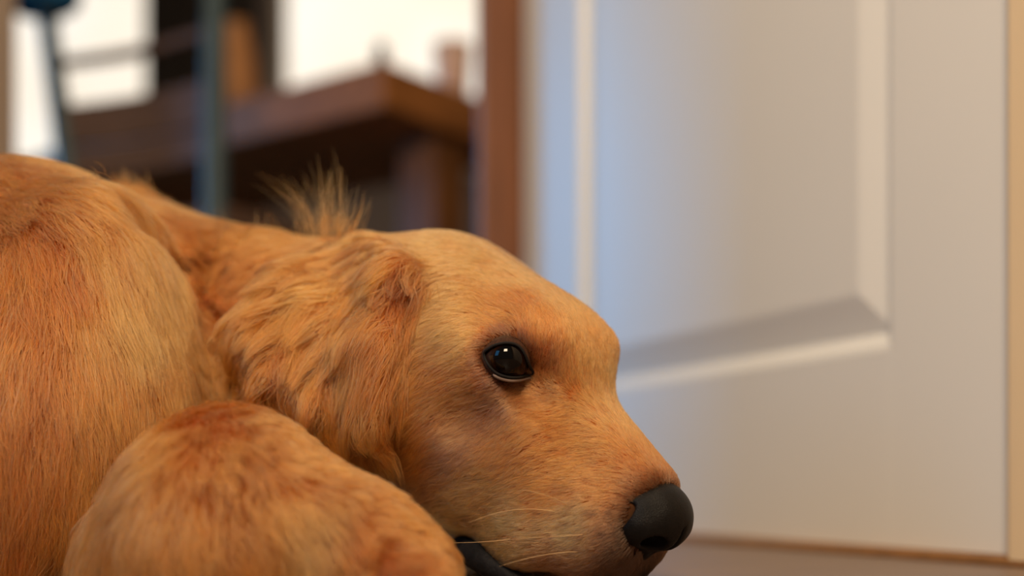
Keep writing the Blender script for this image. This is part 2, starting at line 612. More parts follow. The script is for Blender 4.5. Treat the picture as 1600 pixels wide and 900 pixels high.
# --- the near ear: a folded flap hanging from the side of the skull
EAR = [((556, 398), (462, 455), (392, 525), .0090, .0120, .0095), ((566, 400), (476, 475), (405, 560), .0090, .0120, .0095),
       ((576, 400), (492, 495), (432, 590), .0095, .0115, .0090), ((586, 402), (512, 515), (462, 612), .0100, .0115, .0085),
       ((596, 406), (532, 530), (494, 635), .0100, .0110, .0080), ((606, 412), (552, 540), (524, 655), .0100, .0110, .0075),
       ((617, 419), (572, 550), (550, 675), .0100, .0105, .0070), ((622, 428), (584, 555), (566, 682), .0095, .0100, .0065),
       ((628, 438), (598, 540), (582, 660), .0085, .0085, .0060), ((632, 446), (610, 520), (594, 620), .0075, .0075, .0055)]
epts = []
for i, (a, m_, e, ra, rm, rb) in enumerate(EAR):
    fold = (.004, -.003, .003, -.004)[i % 4]        # the flap falls in soft folds
    pa, pm, pe = snap(*a, off=-.002), snap(*m_, off=.012 + fold), snap(*e, off=.019 + fold)
    epts.append((pa, pm, pe, ra, rm, rb))
for pa, pm, pe, ra, rm, rb in epts:
    cone(pa, pm, ra, rm * .92, k=.007, g='ear')
    cone(pm, pe, rm * .92, rb, k=.007, g='ear')
ell(snap(618, 446, off=.004), (.012, .011, .013), k=.012, g='ear')       # fold at the ear's front edge
# the far ear, mirrored through the head's middle plane
for pa, pm, pe, ra, rm, rb in epts:
    mir = [p - 2 * HS * ((p - HO) @ HS) for p in (pa, pm, pe)]
    cone(mir[0], mir[1], ra, rm, k=.010, g='ear')
    mir[2] = mir[1] * .4 + mir[2] * .6
    cone(mir[1], mir[2], rm, rb, k=.010, g='ear')
# --- near foreleg: elbow, forearm on the floor and paw
ell(P(352, 842, 0.600), (0.050, 0.048, 0.056), k=.012, g='leg')
cone(P(265, 885, 0.620), P(365, 785, 0.605), 0.038, 0.038, k=.012, g='leg')
cone(P(365, 785, 0.600), P(555, 865, 0.585), 0.038, 0.028, k=.012, g='leg')
cone(P(555, 865, 0.585), P(640, 897, 0.580), 0.027, 0.021, k=.012, g='leg')
for i, (dx, dd) in enumerate(((0, -.022), (8, -.008), (6, .008), (-4, .021))):
    cone(P(630 + dx, 908, 0.578 + dd), P(665 + dx, 916, 0.574 + dd), 0.013, 0.0115, k=.006, g='leg')
ell(P(497, 792, 0.548), (.011, .010, .007), k=.010, g='leg', sub=True)      # hollow above the wrist
# far foreleg under the chin
cone(P(480, 850, 0.74), P(800, 880, 0.73), 0.03, 0.024, k=.012, g='leg')

LO = np.array([-0.88, 0.50, -0.012])
HI = np.array([0.16, 1.09, 0.30])
VX = 0.003
NX, NY, NZ = (np.ceil((HI - LO) / VX).astype(int) + 1)
ax = [LO[i] + VX * np.arange(n) for i, n in enumerate((NX, NY, NZ))]
GRID = np.full((NX, NY, NZ), 0.06, np.float32)
GG = {g: None for g in ('body', 'head', 'ear', 'leg')}
for g in GG:
    GG[g] = np.full((NX, NY, NZ), 0.06, np.float32)


def pbounds(pr, m=0.035):
    if pr[0] == 'e':
        r = pr[2].max()
        lo, hi = pr[1] - r, pr[1] + r
    else:
        r = max(pr[3])
        lo, hi = np.minimum(pr[1], pr[2]) - r, np.maximum(pr[1], pr[2]) + r
    i0 = np.clip(((lo - m - LO) / VX).astype(int), 0, None)
    i1 = np.minimum(((hi + m - LO) / VX).astype(int) + 2, (NX, NY, NZ))
    return tuple(slice(int(a), int(max(a, b))) for a, b in zip(i0, i1))


for pr in prims:
    sl = pbounds(pr)
    X = np.stack(np.meshgrid(ax[0][sl[0]], ax[1][sl[1]], ax[2][sl[2]], indexing='ij'), -1)
    if X.size == 0:
        continue
    q = sd(pr, X).astype(np.float32)
    if pr[-1]:
        GRID[sl] = smax(GRID[sl], -q, pr[-3])
    else:
        GRID[sl] = smin(GRID[sl], q, pr[-3])
        GG[pr[-2]][sl] = np.minimum(GG[pr[-2]][sl], q)
# creases of the coat: fine low relief that breaks up the smooth sculpt
GX, GY, GZ = np.meshgrid(*ax, indexing='ij', sparse=True)
GRID = np.maximum(GRID, (0.0015 - GZ).astype(np.float32))          # flat where it lies on the floor


def tri(G, X):
    q = np.clip((X - LO) / VX, 0, np.array(G.shape) - 1.001)
    i = q.astype(np.int32)
    f = (q - i).astype(np.float32)
    x, y, z = i[:, 0], i[:, 1], i[:, 2]
    fx, fy, fz = f[:, 0], f[:, 1], f[:, 2]
    c00 = G[x, y, z] * (1 - fx) + G[x + 1, y, z] * fx
    c10 = G[x, y + 1, z] * (1 - fx) + G[x + 1, y + 1, z] * fx
    c01 = G[x, y, z + 1] * (1 - fx) + G[x + 1, y, z + 1] * fx
    c11 = G[x, y + 1, z + 1] * (1 - fx) + G[x + 1, y + 1, z + 1] * fx
    return (c00 * (1 - fy) + c10 * fy) * (1 - fz) + (c01 * (1 - fy) + c11 * fy) * fz


def grad(G, X, h=0.004):
    g = np.stack([tri(G, X + h * e) - tri(G, X - h * e) for e in np.eye(3)], -1)
    return g / (np.linalg.norm(g, axis=-1, keepdims=True) + 1e-9)


def project(G, X, n=3):
    for _ in range(n):
        X = X - grad(G, X, 0.003) * tri(G, X)[:, None]
    return X


def surface_nets(G, lo, vx):
    S = G < 0
    c = np.zeros(tuple(n - 1 for n in G.shape), np.uint8)
    for dx in (0, 1):
        for dy in (0, 1):
            for dz in (0, 1):
                c += S[dx:S.shape[0] - 1 + dx, dy:S.shape[1] - 1 + dy, dz:S.shape[2] - 1 + dz]
    act = (c > 0) & (c < 8)
    idx = -np.ones(c.shape, np.int64)
    cell = np.argwhere(act)
    idx[act] = np.arange(len(cell))
    acc = np.zeros((len(cell), 3))
    cnt = np.zeros(len(cell))
    corners = [(a, b, d) for a in (0, 1) for b in (0, 1) for d in (0, 1)]
    for i, a in enumerate(corners):
        for b in corners[i + 1:]:
            if sum(abs(p - q) for p, q in zip(a, b)) != 1:
                continue
            A, B = np.array(a), np.array(b)
            va = G[tuple((cell + A).T)]
            vb = G[tuple((cell + B).T)]
            m = (va < 0) != (vb < 0)
            t = np.where(m, va / (va - vb + 1e-20), 0)
            pt = A + t[:, None] * (B - A)
            acc[m] += pt[m]
            cnt[m] += 1
    V = lo + (cell + acc / cnt[:, None]) * vx
    Q = []
    for axn in range(3):
        e = np.zeros(3, int)
        e[axn] = 1
        u, v = [k for k in range(3) if k != axn]
        sl0 = [slice(1, -1)] * 3
        sl0[axn] = slice(0, -1)
        a = S[tuple(sl0)]
        sl1 = list(sl0)
        sl1[axn] = slice(1, None)
        b = S[tuple(sl1)]
        for flip in (0, 1):
            m = (a & ~b) if not flip else (~a & b)
            p = np.argwhere(m)
            off = np.ones(3, int)
            off[axn] = 0
            p = p + off
            U = np.zeros(3, int)
            U[u] = 1
            W = np.zeros(3, int)
            W[v] = 1
            q = [p, p - U, p - U - W, p - W]
            q = np.stack([idx[tuple(np.clip(x, 0, np.array(c.shape) - 1).T)] for x in q], 1)
            if (flip == 0) != (axn == 1):
                q = q
            else:
                q = q[:, ::-1]
            Q.append(q)
    Q = np.concatenate(Q)
    Q = Q[(Q >= 0).all(1)]
    return V, Q


def np_mesh(name, V, Q, m, parent=None):
    me = bpy.data.meshes.new(name)
    me.vertices.add(len(V))
    me.vertices.foreach_set('co', np.ascontiguousarray(V, np.float32).ravel())
    me.loops.add(Q.size)
    me.polygons.add(len(Q))
    me.loops.foreach_set('vertex_index', Q.astype(np.int32).ravel())
    me.polygons.foreach_set('loop_start', np.arange(0, Q.size, Q.shape[1], dtype=np.int32))
    me.polygons.foreach_set('use_smooth', np.ones(len(Q), bool))
    me.update()
    me.validate()
    me.materials.append(m)
    return link(bpy.data.objects.new(name, me), parent)


BV, BQ = surface_nets(GRID, LO, VX)
BV = project(GRID, BV, 2)
dog = empty('dog', (-0.25, 0.75, 0.0))
tag(dog, 'golden retriever with a reddish gold coat lying curled up, chin on the floor', 'dog')


def dc(o, parent=None):
    p_ = parent or dog
    o.parent = p_
    o.matrix_parent_inverse = Matrix.Translation(dog.location).inverted() if p_ == dog else Matrix.Identity(4)
    return o


# --- colours of the coat (linear)
def lin(r, g, b):
    c = np.array([r, g, b]) / 255.0
    return np.where(c <= 0.04045, c / 12.92, ((c + 0.055) / 1.055) ** 2.4)


M_skin, nt, b = nodes('dog_skin')
at = nt.nodes.new('ShaderNodeAttribute')
at.attribute_name = 'coat'
nt.links.new(at.outputs['Color'], b.inputs['Base Color'])
b.inputs['Roughness'].default_value = 0.85
b.inputs['Specular IOR Level'].default_value = 0.1
body = dc(np_mesh('body', BV, BQ, M_skin))
body['label'] = 'body of the dog under its reddish gold coat'

# --- eyes
M_eye, nt, b = nodes('eye')
N, L = nt.nodes, nt.links
tc = N.new('ShaderNodeTexCoord')
ln = N.new('ShaderNodeVectorMath')
ln.operation = 'DOT_PRODUCT'
nrm = N.new('ShaderNodeVectorMath')
nrm.operation = 'NORMALIZE'
L.new(tc.outputs['Object'], nrm.inputs[0])
L.new(nrm.outputs['Vector'], ln.inputs[0])
ln.inputs[1].default_value = (0, 0, 1)
cr = N.new('ShaderNodeValToRGB')
els = cr.color_ramp.elements
els[0].position = 0.0
els[0].color = (.03, .017, .012, 1)
els[1].position = 1.0
els[1].color = (.002, .0015, .0015, 1)
for pos, c in ((.66, (.025, .012, .009, 1)), (.70, (.012, .006, .004, 1)), (.73, (.022, .007, .0025, 1)), (.80, (.010, .003, .0015, 1)), (.84, (.0015, .001, .001, 1))):
    e = els.new(pos)
    e.color = c
L.new(ln.outputs['Value'], cr.inputs['Fac'])
L.new(cr.outputs['Color'], b.inputs['Base Color'])
b.inputs['Roughness'].default_value = 0.06
b.inputs['IOR'].default_value = 1.35
M_rim = mat('eyelid_skin', (0.010, 0.008, 0.007), 0.8, .3, 200, spec=.2)
M_lid2 = mat('lower_lid_skin', (0.13, 0.085, 0.065), 0.5, .2, 200)
M_lid = mat('eyelid_fur', tuple(lin(62, 38, 25)), 0.8, .35, 600, bump=.3, bscale=900, spec=.15)
ER = 0.0122
LID = [(756, 553), (763, 545), (774, 539), (788, 536), (802, 537), (813, 543), (821, 555), (826, 569), (833, 583), (823, 587), (808, 590), (792, 589), (776, 583), (763, 570)]
for side in (0, 1):
    def mr(p):
        p = np.asarray(p, float)
        return p - 2 * HS * ((p - HO) @ HS) - HS * .0008 if side else p
    c0 = mr(EYE)
    gaze = HF * .66 - HS * .66 + HU * .26 if not side else HF * .66 + HS * .66 + HU * .26
    gaze /= np.linalg.norm(gaze)
    bm = bmesh.new()
    bmesh.ops.create_uvsphere(bm, u_segments=48, v_segments=32, radius=ER)
    for v in bm.verts:                             # the cornea bulges a little
        cz = v.co.normalized().z
        if cz > .72:
            v.co *= 1 + .075 * (1 - ((1 - cz) / .28) ** 2)
    me = bpy.data.meshes.new('eye')
    bm.to_mesh(me)
    bm.free()
    me.polygons.foreach_set('use_smooth', [True] * len(me.polygons))
    me.materials.append(M_eye)
    eo = link(bpy.data.objects.new('eye', me))
    eo.location = c0
    eo.rotation_euler = Vector(gaze).to_track_quat('Z', 'Y').to_euler()
    dc(eo)
    eo['label'] = 'dark brown glossy eye'
    # lids: a soft rim that follows the opening over the eyeball
    loop = []
    for (px, py) in LID:
        d = P(px, py, 1.0) - np.array([0, 0, CAMZ])
        o_ = np.array([0, 0, CAMZ])
        d /= np.linalg.norm(d)
        oc = o_ - EYE
        bq = oc @ d
        Rr = ER * 1.10
        disc = bq * bq - (oc @ oc - Rr * Rr)
        p_ = o_ + d * (-bq - math.sqrt(disc)) if disc > 0 else o_ + d * (-bq)
        loop.append(mr(p_))
    n = len(loop)
    fine = []
    for i in range(n * 4):
        i1, t = i // 4, (i % 4) / 4
        p0, p1, p2, p3 = [loop[(i1 + q) % n] for q in (-1, 0, 1, 2)]
        fine.append(.5 * (2 * p1 + (p2 - p0) * t + (2 * p0 - 5 * p1 + 4 * p2 - p3) * t * t + (3 * p1 - p0 - 3 * p2 + p3) * t ** 3))
    dc(tube('eyelid_rim', fine + fine[:2], 0.0007, M_rim, n=10, cap=False))
    cen = sum(fine) / len(fine)
    rings = []
    for sc_, rr in ((1.0, 1.095), (1.15, 1.125), (1.7, 1.11), (3.6, 1.03)):
        ring = []
        for p in fine:
            q = cen + (p - cen) * sc_ - c0
            ring.append(c0 + q / np.linalg.norm(q) * ER * rr)
        rings.append(ring)
    nf = len(fine)
    Fl = [(a * nf + k, a * nf + (k + 1) % nf, (a + 1) * nf + (k + 1) % nf, (a + 1) * nf + k) for a in range(3) for k in range(nf)]
    dc(mesh_obj('eyelid', [p for rg in rings for p in rg], Fl, M_lid, None, True))
    low = [p * 1 for p in fine[33:50]]
    out = mr(EYE + HF * .0 - HU * .0008)
    low = [p - HU * .0014 + (p - c0) / np.linalg.norm(p - c0) * .0006 for p in low]
    dc(tube('lower_eyelid', low, [.0004] + [.0008] * (len(low) - 2) + [.0004], M_lid2, n=8))

# --- nose: fine sculpt
NLO = np.array([-.022, -.030, -.030])
NV = 0.0007
NN = (62, 86, 86)
aa = [NLO[i] + NV * np.arange(NN[i]) for i in range(3)]
Xn = np.stack(np.meshgrid(*aa, indexing='ij'), -1)


def nell(c, r, X=Xn):
    q = (X - np.array(c)) / np.array(r)
    k0 = np.sqrt((q ** 2).sum(-1)) + 1e-9
    k1 = np.sqrt(((q / np.array(r)) ** 2).sum(-1)) + 1e-9
    return k0 * (k0 - 1) / k1


nd = nell((0, 0, 0.0), (.0145, .0165, .0125))
nd = smin(nd, nell((-.003, 0, .006), (.013, .014, .009)), .006)
for sg in (1, -1):
    nd = smin(nd, nell((-.003, .0105 * sg, -.002), (.0125, .0098, .0105)), .004)          # wings
    nd = smax(nd, -nell((.0085, .0088 * sg, -.004), (.010, .0052, .0044)), .002)          # nostrils
    nd = smax(nd, -nell((-.0035, .0192 * sg, -.0010), (.0030, .0060, .0070)), .0015)       # slits at the side
nd = smin(nd, nell((-.002, 0, -.015), (.0085, .0075, .011)), .006)                          # philtrum skin
nd = smax(nd, -nell((.0135, 0, -.010), (.006, .0010, .016)), .0015)                         # middle groove
NVt, NQ = surface_nets(nd.astype(np.float32), NLO, NV)
NC = H(9.85, 0.1, -3.85)
pitch_n = -0.18
Rn = np.stack([HF * math.cos(pitch_n) + HU * math.sin(pitch_n), HS, HU * math.cos(pitch_n) - HF * math.sin(pitch_n)], 0)
NW = NC + NVt @ Rn * 1.2
M_nose = mat('nose_leather', (0.005, 0.0042, 0.0038), 0.42, .35, 220, bump=.35, bscale=1800, spec=.17)
nose = dc(np_mesh('nose', NW, NQ, M_nose))
nose['label'] = 'black leathery nose'

# --- dark lip at the corner of the mouth
M_lip = mat('lip_skin', (0.010, 0.009, 0.010), 0.6, .3, 150, bump=.4, bscale=300, spec=.10)
lipc = [snap(px, py, off=.0005) for px, py in ((708, 836), (722, 850), (742, 868), (766, 884), (792, 900), (822, 914))]
for side in (0, 1):
    pts = [p if not side else p - 2 * HS * ((p - HO) @ HS) for p in lipc]
    dc(tube('lip', pts, [.0030, .0062, .0072, .0068, .0058, .0035], M_lip, n=14))['label'] = 'black lip at the corner of the mouth'

# ------------------------------------------------------------------ fur
CAMP = np.array([0, 0, CAMZ])


def pix(X):
    return np.stack([800 + FPX * X[:, 0] / X[:, 1], HOR - FPX * (X[:, 2] - CAMZ) / X[:, 1]], 1)


def snapg(px, py):
    """where the finished skin lies in the direction of a photo pixel"""
    ds = np.linspace(0.5, 1.08, 500)
    X = np.stack([P(px, py, d) for d in ds])
    v = tri(GRID, X)
    i = np.argmax(v < 0)
    if v[i] >= 0:
        i = int(np.argmin(v))
    return X[i]


# grooming guides: (spot on the coat, which way the hair lies there, length mm, lift, clump 0-1, colour)
GOLD, PALE, RED, DARK, CREAM, GREY = lin(171, 94, 37), lin(188, 117, 58), lin(161, 82, 29), lin(100, 53, 25), lin(203, 144, 88), lin(145, 90, 54)
G_ = [
    # body
    (20, 300, .55, .75, 26, .25, .45, GOLD), (80, 275, .8, .5, 26, .3, .5, GOLD), (10, 450, .05, 1, 34, .15, .4, RED), (90, 400, .2, 1, 34, .15, .4, RED),
    (170, 380, .30, 1, 34, .15, .35, PALE), (215, 480, .22, 1, 34, .15, .35, PALE), (60, 600, .02, 1, 38, .15, .45, RED), (160, 600, .05, 1, 38, .15, .45, GOLD),  # paler along the shoulder ridge: light falling there is put into the colour
    (240, 580, -.1, 1, 36, .15, .4, GOLD), (30, 800, -.1, 1, 36, .2, .6, RED), (100, 830, -.12, 1, 36, .2, .6, GOLD), (150, 310, .75, .6, 24, .3, .5, GOLD),
    # fold and neck
    (230, 350, .55, .85, 28, .35, .5, RED), (290, 430, .62, .8, 16, .6, .5, RED), (340, 500, .5, .9, 18, .6, .55, RED), (200, 300, .2, -.9, 20, .6, .4, GOLD),
    (250, 330, .6, .6, 22, .3, .4, GOLD), (330, 370, .6, .55, 18, .3, .4, GOLD), (400, 375, -.4, .5, 14, .35, .4, GOLD), (400, 420, -.5, .6, 16, .4, .55, RED),
    (460, 380, -.7, .5, 14, .35, .4, GOLD), (280, 540, .1, 1, 30, .25, .5, GOLD), (330, 590, .0, 1, 30, .25, .5, GOLD),
    # ear
    (560, 400, -.75, .65, 24, .35, .6, GOLD), (500, 430, -.8, .6, 34, .30, .7, GOLD), (440, 480, -.75, .65, 36, .28, .75, GOLD), (390, 530, -.6, .8, 34, .3, .75, GOLD),
    (430, 560, -.35, .95, 36, .28, .75, RED), (500, 520, -.45, .9, 38, .28, .75, GOLD), (520, 600, -.15, 1, 38, .28, .75, RED), (560, 500, -.3, .95, 38, .28, .75, GOLD),
    (580, 620, .02, 1, 40, .25, .75, GOLD), (610, 560, -.08, 1, 36, .25, .7, RED), (630, 470, -.25, .95, 30, .3, .65, RED), (600, 420, -.6, .7, 26, .35, .6, GOLD),
    (645, 450, -.3, .9, 18, .4, .5, DARK), (560, 690, .15, 1, 34, .25, .75, GOLD), (470, 620, -.1, 1, 38, .25, .75, RED),
    # skull, brow, cheek
    (540, 372, -.6, -.6, 14, .4, .4, GOLD), (600, 385, -1, .1, 12, .3, .3, GOLD), (680, 395, -1, .10, 9, .22, .3, PALE), (750, 410, -1, -.02, 8, .2, .3, PALE),
    (820, 440, -.9, -.35, 7, .2, .3, PALE), (880, 480, -.6, -.8, 6, .2, .3, PALE), (700, 470, -1, .22, 10, .22, .35, PALE), (720, 530, -.95, .3, 9, .22, .35, PALE),
    (850, 510, -.25, -.95, 6, .25, .3, GOLD), (790, 500, -.8, -.4, 7, .25, .3, GOLD), (850, 570, .3, -.5, 5, .25, .3, GREY), (838, 520, .1, -.9, 6, .25, .3, GOLD), (820, 478, -.5, -.8, 7, .3, .4, RED), (905, 530, -.05, -1, 5, .2, .25, PALE),
    (935, 530, .1, -1, 5, .25, .3, GOLD), (920, 590, -.05, -1, 5, .2, .25, PALE), (680, 600, -.9, .5, 12, .22, .4, GOLD), (660, 680, -.75, .65, 14, .25, .45, GOLD),
    (740, 600, -.9, .45, 9, .2, .35, GOLD), (790, 620, -.8, .5, 8, .2, .3, GREY), (720, 690, -.9, .4, 11, .2, .4, GREY), (800, 690, -.9, .4, 8, .2, .35, GOLD), (640, 760, -.8, .6, 14, .25, .45, GREY),
    # muzzle
    (870, 640, -.75, .2, 6, .2, .3, GOLD), (900, 700, -.95, .15, 6, .2, .3, GOLD), (950, 650, -.5, -.7, 5, .18, .25, PALE), (1000, 725, -.55, -.6, 4.5, .18, .25, GOLD),
    (960, 760, -.9, .1, 5, .2, .3, GOLD), (860, 770, -1, .15, 7, .2, .3, GOLD), (760, 770, -1, .25, 9, .2, .4, PALE), (800, 830, -1, .2, 8, .22, .4, CREAM),
    (900, 830, -.95, .3, 6, .25, .35, CREAM), (960, 830, -.8, .6, 5, .25, .3, GREY), (990, 870, -.5, .9, 5, .3, .3, DARK), (1000, 760, -.7, -.3, 4, .2, .25, GREY),
    (880, 880, -.9, .4, 7, .25, .4, GREY), (1040, 880, .2, .9, 8, .4, .4, PALE), (700, 830, -.9, .3, 9, .25, .4, CREAM),
    # foreleg
    (370, 640, .6, .5, 10, .5, .25, GOLD), (320, 655, .3, .7, 11, .5, .25, GOLD), (345, 690, .2, .8, 12, .5, .3, GOLD), (290, 690, -.15, .8, 14, .65, .4, GOLD), (220, 720, -.5, .9, 26, .35, .5, GOLD), (420, 680, .55, .65, 11, .5, .3, GOLD),
    (500, 740, .85, .5, 11, .65, .3, GOLD), (600, 800, .85, .5, 11, .6, .35, GOLD), (680, 860, .8, .6, 10, .4, .35, GOLD), (350, 750, .2, .9, 16, .6, .4, GOLD),
    (300, 820, -.1, 1, 34, .4, .6, GOLD), (400, 830, .25, .95, 36, .35, .6, GOLD), (470, 800, .6, .8, 26, .4, .5, PALE), (180, 830, -.25, 1, 36, .3, .6, GOLD),
    (550, 850, .55, .8, 20, .45, .5, RED), (450, 870, .35, .95, 32, .35, .6, PALE), (620, 880, .7, .7, 14, .4, .4, RED),
]
gp, gd, gl, gli, gcl, gc, gs = [], [], [], [], [], [], []
for px, py, dx, dy, ln_, li, cl_, c in G_:
    X = snapg(px, py)
    d = np.array([dx, 0.0, -dy])
    n_ = grad(GRID, X[None])[0]
    d = d - n_ * (d @ n_)
    gp.append(X), gd.append(d / np.linalg.norm(d)), gl.append(ln_ * .001), gli.append(li), gcl.append(cl_), gc.append(c), gs.append(1.0)
n_vis = len(gp)
# the far side: the face guides mirrored, and the back brushed towards the tail
for i in range(n_vis):
    q = HR @ (gp[i] - HO)
    if q[0] > -.08 and q[1] < -.004 and 640 < G_[i][0]:
        gp.append(gp[i] - 2 * HS * ((gp[i] - HO) @ HS)), gd.append(gd[i] - 2 * HS * (gd[i] @ HS))
        gl.append(gl[i]), gli.append(gli[i]), gcl.append(gcl[i]), gc.append(gc[i])
for X, d in (((-.35, .95, .15), (-.5, .3, -.7)), ((-.55, .95, .2), (-.8, .2, -.5)), ((-.55, .78, .15), (-.7, -.2, -.7)), ((-.75, .8, .12), (-.6, -.4, -.6)), ((-.45, .75, .2), (-.5, -.3, -.8)),
             ((-.2, .88, .14), (-.6, .2, -.7)), ((-.1, .84, .12), (-.4, .3, -.8))):
    gp.append(np.array(X)), gd.append(np.array(d) / np.linalg.norm(d)), gl.append(.028), gli.append(.25), gcl.append(.5), gc.append(GOLD)
gp, gd, gl, gli, gcl, gc = map(np.array, (gp, gd, gl, gli, gcl, gc))


def guides(X):
    out = [np.empty((len(X), 3), np.float32), np.empty(len(X), np.float32), np.empty(len(X), np.float32), np.empty(len(X), np.float32), np.empty((len(X), 3), np.float32)]
    for a in range(0, len(X), 40000):
        q = X[a:a + 40000].astype(np.float32)
        d2 = ((q[:, None] - gp[None].astype(np.float32)) ** 2).sum(-1)
        near = d2.min(1, keepdims=True)
        wt = np.exp(-(d2 - near) / (2 * .014 ** 2)) / (d2 + 2e-5)
        wt /= wt.sum(1, keepdims=True)
        for o, g in zip(out, (gd, gl, gli, gcl, gc)):
            o[a:a + 40000] = wt @ g
    return out


def wob(X, f, s):
    """smooth pseudo-noise of position, about -1..1"""
    X = X * f + s
    return (np.sin(X[:, 0] * 1.7 + 2.1 * np.sin(X[:, 1] * .9 + s)) + np.sin(X[:, 1] * 1.9 + 1.7 * np.sin(X[:, 2] * 1.1)) + np.sin(X[:, 2] * 1.6 + 1.9 * np.sin(X[:, 0] * .8))) / 2.4


def markings(R0, Cf):
    """dark hair round the nose, the eyes and the lips and at the roots of the whiskers"""
    Q = ((R0 - NC) @ Rn.T) / 1.2
    nd_ = np.clip(nell((0, 0, -.012), (.016, .0185, .026), Q), 0, 1)
    nk = np.exp(-(nd_ / .0075) ** 2)[:, None]
    Cf = Cf * (1 - nk * .85) + lin(52, 36, 24) * nk * .85
    ed = np.minimum(np.linalg.norm(R0 - EYE, axis=1), np.linalg.norm(R0 - (EYE - 2 * HS * ((EYE - HO) @ HS)), axis=1))
    ek = np.exp(-(np.clip(ed - .0125, 0, 1) / .0036) ** 2)[:, None]
    Cf = Cf * (1 - ek * .75) + lin(70, 46, 34) * ek * .75
    ld = np.min([np.linalg.norm(R0 - p, axis=1) for p in lipc], axis=0)
    lk = np.exp(-(np.clip(ld - .006, 0, 1) / .003) ** 2)[:, None]
    Cf = Cf * (1 - lk * .8) + lin(50, 36, 26) * lk * .8
    lipf = np.linalg.norm(R0 - snapg(1012, 884), axis=1)
    fk = np.exp(-(lipf / .008) ** 2)[:, None]
    Cf = Cf * (1 - fk * .9) + lin(36, 26, 20) * fk * .9
    # whisker spots on the muzzle
    spots = [snapg(px, py) for px, py in ((880, 765), (905, 790), (930, 800), (890, 815), (915, 835), (945, 830), (870, 845), (905, 862), (935, 868), (960, 800), (850, 800))]
    sdm = np.min([np.linalg.norm(R0 - p, axis=1) for p in spots], axis=0)
    sk = np.exp(-(sdm / .0022) ** 2)[:, None]
    Cf = Cf * (1 - sk * .65) + lin(60, 40, 26) * sk * .65
    return Cf


ca = body.data.attributes.new('coat', 'FLOAT_COLOR', 'POINT')
bc = markings(BV, guides(BV)[4] * .8)
me_n = len(body.data.vertices)
if me_n == len(BV):
    ca.data.foreach_set('color', np.concatenate([np.clip(bc, .004, .9), np.ones((len(BV), 1))], 1).astype(np.float32).ravel())
TRI = np.concatenate([BQ[:, [0, 1, 2]], BQ[:, [0, 2, 3]]])
Tv = BV[TRI]
Tn = np.cross(Tv[:, 1] - Tv[:, 0], Tv[:, 2] - Tv[:, 0])
Ta = np.linalg.norm(Tn, axis=1) * .5
Tc = Tv.mean(1)
Nn = grad(GRID, Tc)
face_cam = ((CAMP - Tc) * Nn).sum(1) / np.linalg.norm(CAMP - Tc, axis=1)
pxy = pix(Tc)
inframe = (pxy[:, 0] > -60) & (pxy[:, 0] < 1660) & (pxy[:, 1] > -60) & (pxy[:, 1] < 960)
dens = np.where(inframe & (face_cam > -.35), 1.0, .12)
gl_t = guides(Tc)[1]
dens *= np.clip(.012 / gl_t, .35, 2.2)                      # short coat grows denser
dens *= (Tc[:, 2] > .004)
BS = (Tc - HO) @ HR.T
in_eye = np.minimum(np.linalg.norm(Tc - EYE, axis=1), np.linalg.norm(Tc - (EYE - 2 * HS * ((EYE - HO) @ HS)), axis=1)) < .0118
dens *= ~in_eye
QN = ((Tc - NC) @ Rn.T) / 1.2
in_nose = nell((0, 0, 0), (.016, .0185, .0145), QN) < .0008
dens *= ~in_nose
lipd = np.min([np.linalg.norm(Tc - p, axis=1) for p in lipc], axis=0)
dens *= lipd > .0055
NCL = 48000
KID = 9
wgt = Ta * dens
wgt /= wgt.sum()
ti = rng.choice(len(TRI), NCL, p=wgt)
u, v = rng.random(NCL), rng.random(NCL)
fl = u + v > 1
u[fl], v[fl] = 1 - u[fl], 1 - v[fl]
C0 = Tv[ti, 0] + (Tv[ti, 1] - Tv[ti, 0]) * u[:, None] + (Tv[ti, 2] - Tv[ti, 0]) * v[:, None]
# children around every clump root
_, lenc, _, clc, _ = guides(C0)
spread = np.clip(lenc * .16, .0011, .0042)
R0 = np.repeat(C0, KID, 0)
off = rng.normal(size=R0.shape) * np.repeat(spread, KID)[:, None]
off[::KID] = 0
R0 = project(GRID, R0 + off, 3)
SN = len(R0)
T0, Ln, Li, Cl, Cc = guides(R0)
clump_id = np.repeat(np.arange(NCL), KID)
crand = rng.random(NCL)
reg = np.argmin(np.stack([tri(GG[g], R0) for g in ('body', 'head', 'ear', 'leg')]), 0)
Ln = Ln * (.72 + .45 * rng.random(SN)) * np.repeat(.8 + .4 * crand, KID)
wav = np.stack([wob(R0, 55, 1.3), wob(R0, 55, 5.1), wob(R0, 55, 9.7)], 1)
T0 = T0 + np.where(reg == 2, .16, .08)[:, None] * wav + .10 * rng.normal(size=T0.shape) + np.repeat(.13 * rng.normal(size=(NCL, 3)), KID, 0)
KP = 7
pts = np.empty((SN, KP, 3), np.float32)
pcur = R0 - grad(GRID, R0) * .0004
pts[:, 0] = pcur
ph = np.repeat(rng.random(NCL) * 6.28, KID)
amp = np.where(reg == 2, .22, np.where(reg == 1, .05, .13)) * (.5 + np.repeat(rng.random(NCL), KID))
frq = np.where(Ln > .02, 3.2, 2.0)
Tc_ = T0 / (np.linalg.norm(T0, axis=1, keepdims=True) + 1e-9)
